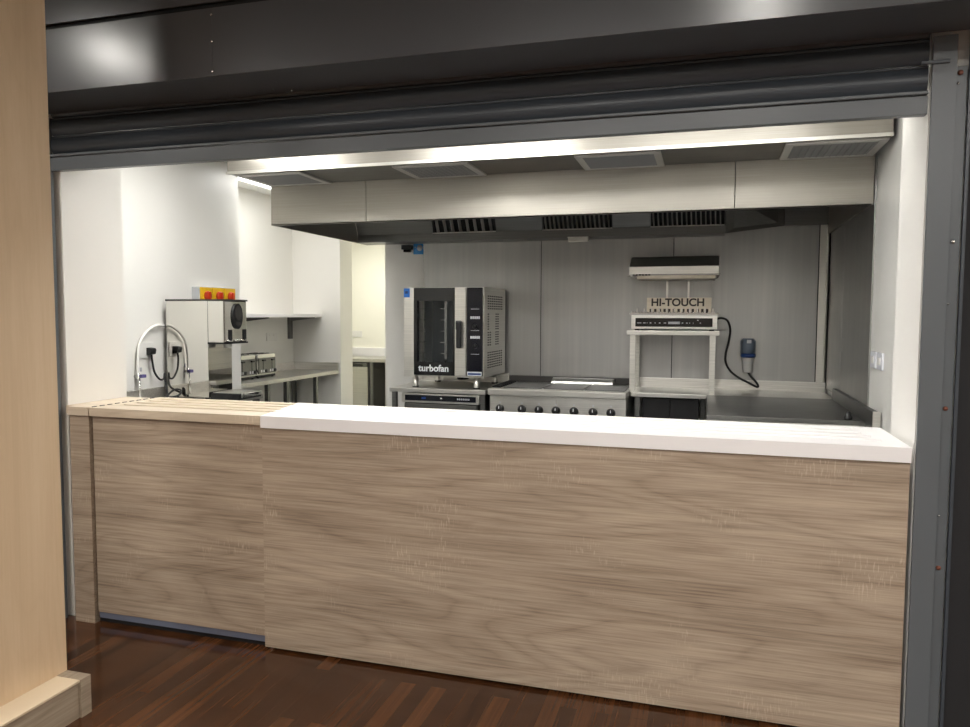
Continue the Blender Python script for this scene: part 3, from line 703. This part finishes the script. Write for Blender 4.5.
MB().cyl((-4.05, 4.51, 1.085), (-4.0, 4.51, 1.085), .012).cyl((-4.02, 4.51, 1.06), (-4.02, 4.51, 1.11), .013).cyl((-4.01, 4.51, .9005), (-4.01, 4.51, 1.07), .007).build('valve', M['chrome'], tp)
MB().box(-4.005, -3.975, 4.50, 4.545, 1.075, 1.10, .005).build('handle', M['purple'], tp)
MB().box(-4.03, -4.018, 4.535, 4.55, 1.12, 1.15, .003).build('pipe_clip', M['grey_plastic'], tp)
for i, y in enumerate((5.165, 5.322, 5.479)):
    t = thing('isolator_switch', (-4.0, y+.077, 1.632), ['left', 'middle', 'right'][i] + ' yellow isolator switch with red knob of the row above the drinks dispenser', 'switch', 'yellow isolator switches')
    MB().box(-4.05, -3.975, y, y+.154, 1.632, 1.771, .003).build('box', M['grey_plastic'], t)
    MB().box(-3.975, -3.962, y+.003, y+.151, 1.635, 1.768, .003).build('cover', M['yellow'], t)
    MB().lathe([(.04, 0), (.04, .012), (.034, .022)], (-3.962, y+.08, 1.698), 'x', 22).box(-3.942, -3.925, y+.07, y+.09, 1.665, 1.731, .004).build('knob', M['red'], t)
# toasters
def toaster(y, label, first=[None]):
    if first[0] is None:
        t = thing('toaster', (-4.45, 0, .9), label, 'toaster', 'toasters on the far bench')
        MB().box(-4.58, -4.315, .004, .336, .925, 1.145, .022, seg=4).build('shell', M['chrome'], t)
        MB().box(-4.57, -4.318, .012, .328, .908, .93, .004).build('base', M['black'], t)
        f = MB().box(-4.318, -4.308, .022, .318, .945, 1.105, .004).build('front_panel', M['steel_dark'], t)
        for yy in (.09, .25):
            MB().lathe([(.017, 0), (.015, .016)], (-4.308, yy+.045, .972), 'x', 16).build('dial', M['black'], f)
            MB().box(-4.3085, -4.306, yy-.004, yy+.004, .97, 1.09).build('lever_slot', M['dark_gap'], f)
            MB().box(-4.308, -4.285, yy-.022, yy+.022, 1.072, 1.09, .004).build('lever', M['black'], f)
            MB().box(-4.308, -4.304, yy-.04, yy-.02, .96, .985, .002).box(-4.308, -4.304, yy+.0, yy+.02, .96, .985, .002).build('button', M['letter'], f)
        for x in (-4.54, -4.46, -4.40): MB().box(x, x+.03, .04, .30, 1.1445, 1.147).build('bread_slot', M['dark_gap'], t)
        for x in (-4.55, -4.34):
            for yy in (.04, .30): MB().lathe([(.012, 0), (.012, .012)], (x, yy, .9), 'z', 12).build('foot', M['black'], t)
        first[0] = t
    else:
        t = copy_tree(first[0]); t['label'] = label
    t.location.y = y
    return t
toaster(6.12, 'chrome toaster nearer the drinks dispenser, partly hidden by it')
toaster(6.475, 'chrome toaster on the right of the pair on the far bench')
# shelf
sh = thing('wall_shelf', (-4.5, 6.8, 1.5), 'white wall shelf on steel brackets above the toasters', 'shelf')
MB().box(-4.7, -4.32, 5.83, 7.795, 1.515, 1.553, .003).build('board', M['laminate'], sh)
for y in (6.76, 7.70):
    MB().box(-4.70, -4.665, y-.03, y+.03, 1.262, 1.515, .002).prism([(-4.665, 1.515), (-4.36, 1.515), (-4.36, 1.505), (-4.665, 1.47)], 'y', y-.012, y+.012).build('bracket', M['steel_dark'], sh)
ws = thing('wall_socket', (-4.695, 7.33, 1.24), 'white double socket on the wall under the shelf', 'socket', 'white wall sockets')
MB().box(-4.70, -4.688, 7.23, 7.44, 1.25, 1.34, .004).build('plate', M['white_plastic'], ws)
MB().box(-4.6885, -4.684, 7.27, 7.30, 1.30, 1.325, .002).box(-4.6885, -4.684, 7.36, 7.39, 1.30, 1.325, .002).build('rocker', M['white_plastic'], ws)

# ------------------------------------------------------------------ store room through the doorway
sb = bench('steel_bench', 'steel worktop in the cream store room seen through the doorway', -6.2, -4.2, 9.95, 10.66, ((-4.72, 9.99), (-6.1, 9.99), (-4.3, 10.6)), .05)
MB().box(-6.2, -4.2, 10.66, 10.695, .85, 1.03, .004).build('upstand', M['laminate'], sb)
fd = thing('store_fridge', (-5.0, 10.3, 0), 'stainless under-counter fridge in the store room beyond the doorway', 'fridge')
MB().box(-5.45, -4.785, 10.02, 10.6, .05, .84, .004).build('cabinet', M['fridge_side'], fd)
MB().box(-5.44, -4.795, 9.99, 10.02, .08, .77, .004).build('door', M['steel'], fd)
MB().box(-5.44, -4.795, 9.985, 10.02, .775, .835, .004).build('control_fascia', M['steel_dark'], fd)
MB().box(-5.40, -4.86, 9.978, 9.986, .785, .815, .003).build('handle', M['gloss_black'], fd)
for x in (-5.4, -4.83):
    MB().lathe([(.02, 0), (.02, .05)], (x, 10.06, 0), 'z', 12).build('foot', M['black'], fd)
    MB().lathe([(.02, 0), (.02, .05)], (x, 10.55, 0), 'z', 12).build('foot', M['black'], fd)
w2 = thing('wall_socket', (-5.31, 10.69, 1.18), 'white socket on the cream store room wall', 'socket', 'white wall sockets')
MB().box(-5.39, -5.22, 10.688, 10.70, 1.19, 1.29, .004).build('plate', M['white_plastic'], w2)
MB().box(-5.35, -5.32, 10.684, 10.689, 1.24, 1.265, .002).box(-5.29, -5.26, 10.684, 10.689, 1.24, 1.265, .002).build('rocker', M['white_plastic'], w2)

# ------------------------------------------------------------------ lamps of the place, plus added hall fill panels
def panel(x, y, z, wx, wy, mat, label, group='LED ceiling panels'):
    t = thing('ceiling_light', (x, y, z-.03), label, 'ceiling light', group)
    f = MB()
    for a in ((x-wx/2-.02, x+wx/2+.02, y-wy/2-.02, y-wy/2), (x-wx/2-.02, x+wx/2+.02, y+wy/2, y+wy/2+.02), (x-wx/2-.02, x-wx/2, y-wy/2, y+wy/2), (x+wx/2, x+wx/2+.02, y-wy/2, y+wy/2)):
        f.box(*a, z-.03, z)
    f.build('frame', M['white_plastic'], t)
    MB().box(x-wx/2, x+wx/2, y-wy/2, y+wy/2, z-.022, z-.004).build('diffuser', mat, t)
panel(-1.5, 3.88, ZK, 1.1, .5, M['led'], 'bright LED panel on the kitchen ceiling behind the hatch')
panel(-3.05, 4.3, ZK, .6, .6, M['led5'], 'square LED panel on the kitchen ceiling near the drinks dispenser')
panel(.0, 3.75, ZK, 1.2, .5, M['led4'], 'dimmer LED panel on the kitchen ceiling at the right')
panel(-3.66, 6.3, ZK, .45, .8, M['led3'], 'LED panel on the kitchen ceiling left of the extraction hood')
panel(-4.2, 6.5, ZK, .35, 1.25, M['led6'], 'LED panel on the kitchen ceiling over the far bench')
panel(-4.6, 9.4, ZK, 1.2, .5, M['led2'], 'LED panel on the store room ceiling')
def downlight(x, y, label, r=.085, mat='lamp'):
    t = thing('downlight', (x, y, 3.07), label, 'ceiling light', 'round hall ceiling lights')
    MB().lathe([(r+.02, 0), (r+.02, .03), (r, .03), (r, .0)], (x, y, 3.07), 'z', 28, caps=False).build('bezel', M['white_plastic'], t)
    MB().lathe([(r-.002, 0), (r-.002, .012)], (x, y, 3.078), 'z', 28).build('diffuser', M[mat], t)
downlight(-3.367, 1.554, 'round downlight on the hall ceiling left of the pillar')
downlight(.216, 1.19, 'round downlight on the hall ceiling in front of the hatch')
panel(3.1, .9, 3.1, .6, 1.2, M['hall_fill'], 'added hall fill panel to the right of the hatch, brightening the pillar', 'added hall fill panels')  # added to light the pillar's side, placed clear of the fascia reflection
for x, a in ((-3.6, 'left'), (-.9, 'middle'), (1.8, 'right')):
    for y, b_ in ((-.4, 'first'), (-3.0, 'second')):
        panel(x, y, 3.1, 1.2, .6, M['hall_fill'], 'added hall fill panel behind the viewer, %s of the %s row' % (a, b_), 'added hall fill panels')  # unseen panels added to light the counter front

# ------------------------------------------------------------------ world, camera, view
wd = bpy.data.worlds.new('World'); SC.world = wd; wd.use_nodes = True
wd.node_tree.nodes['Background'].inputs['Color'].default_value = (.8, .85, 1, 1)
wd.node_tree.nodes['Background'].inputs['Strength'].default_value = .05

f, pitch, yaw, roll = 742.47, .065323, .28974, .004122
cam = bpy.data.cameras.new('camera'); co = bpy.data.objects.new('camera', cam); COL.objects.link(co)
cam.sensor_fit = 'HORIZONTAL'; cam.sensor_width = 36; cam.lens = f*36/970; cam.clip_start = .05; cam.clip_end = 100
fw = Vector((-math.sin(yaw)*math.cos(pitch), math.cos(yaw)*math.cos(pitch), -math.sin(pitch)))
rt = Vector((math.cos(yaw), math.sin(yaw), 0)); up = rt.cross(fw)
r2 = math.cos(roll)*rt + math.sin(roll)*up; u2 = -math.sin(roll)*rt + math.cos(roll)*up
m = Matrix((r2, u2, -fw)).transposed().to_4x4(); m.translation = (0, 0, 1.55)
co.matrix_world = m; SC.camera = co
SC.view_settings.view_transform = 'Standard'; SC.view_settings.look = 'None'
SC.view_settings.exposure = EXPOSURE; SC.view_settings.gamma = 1; SC.view_settings.use_curve_mapping = False
SC.cycles.max_bounces = 10; SC.cycles.diffuse_bounces = 6; SC.cycles.glossy_bounces = 6
SC.cycles.use_denoising = True
SC.cycles.caustics_reflective = False; SC.cycles.caustics_refractive = False; SC.cycles.blur_glossy = 1.0
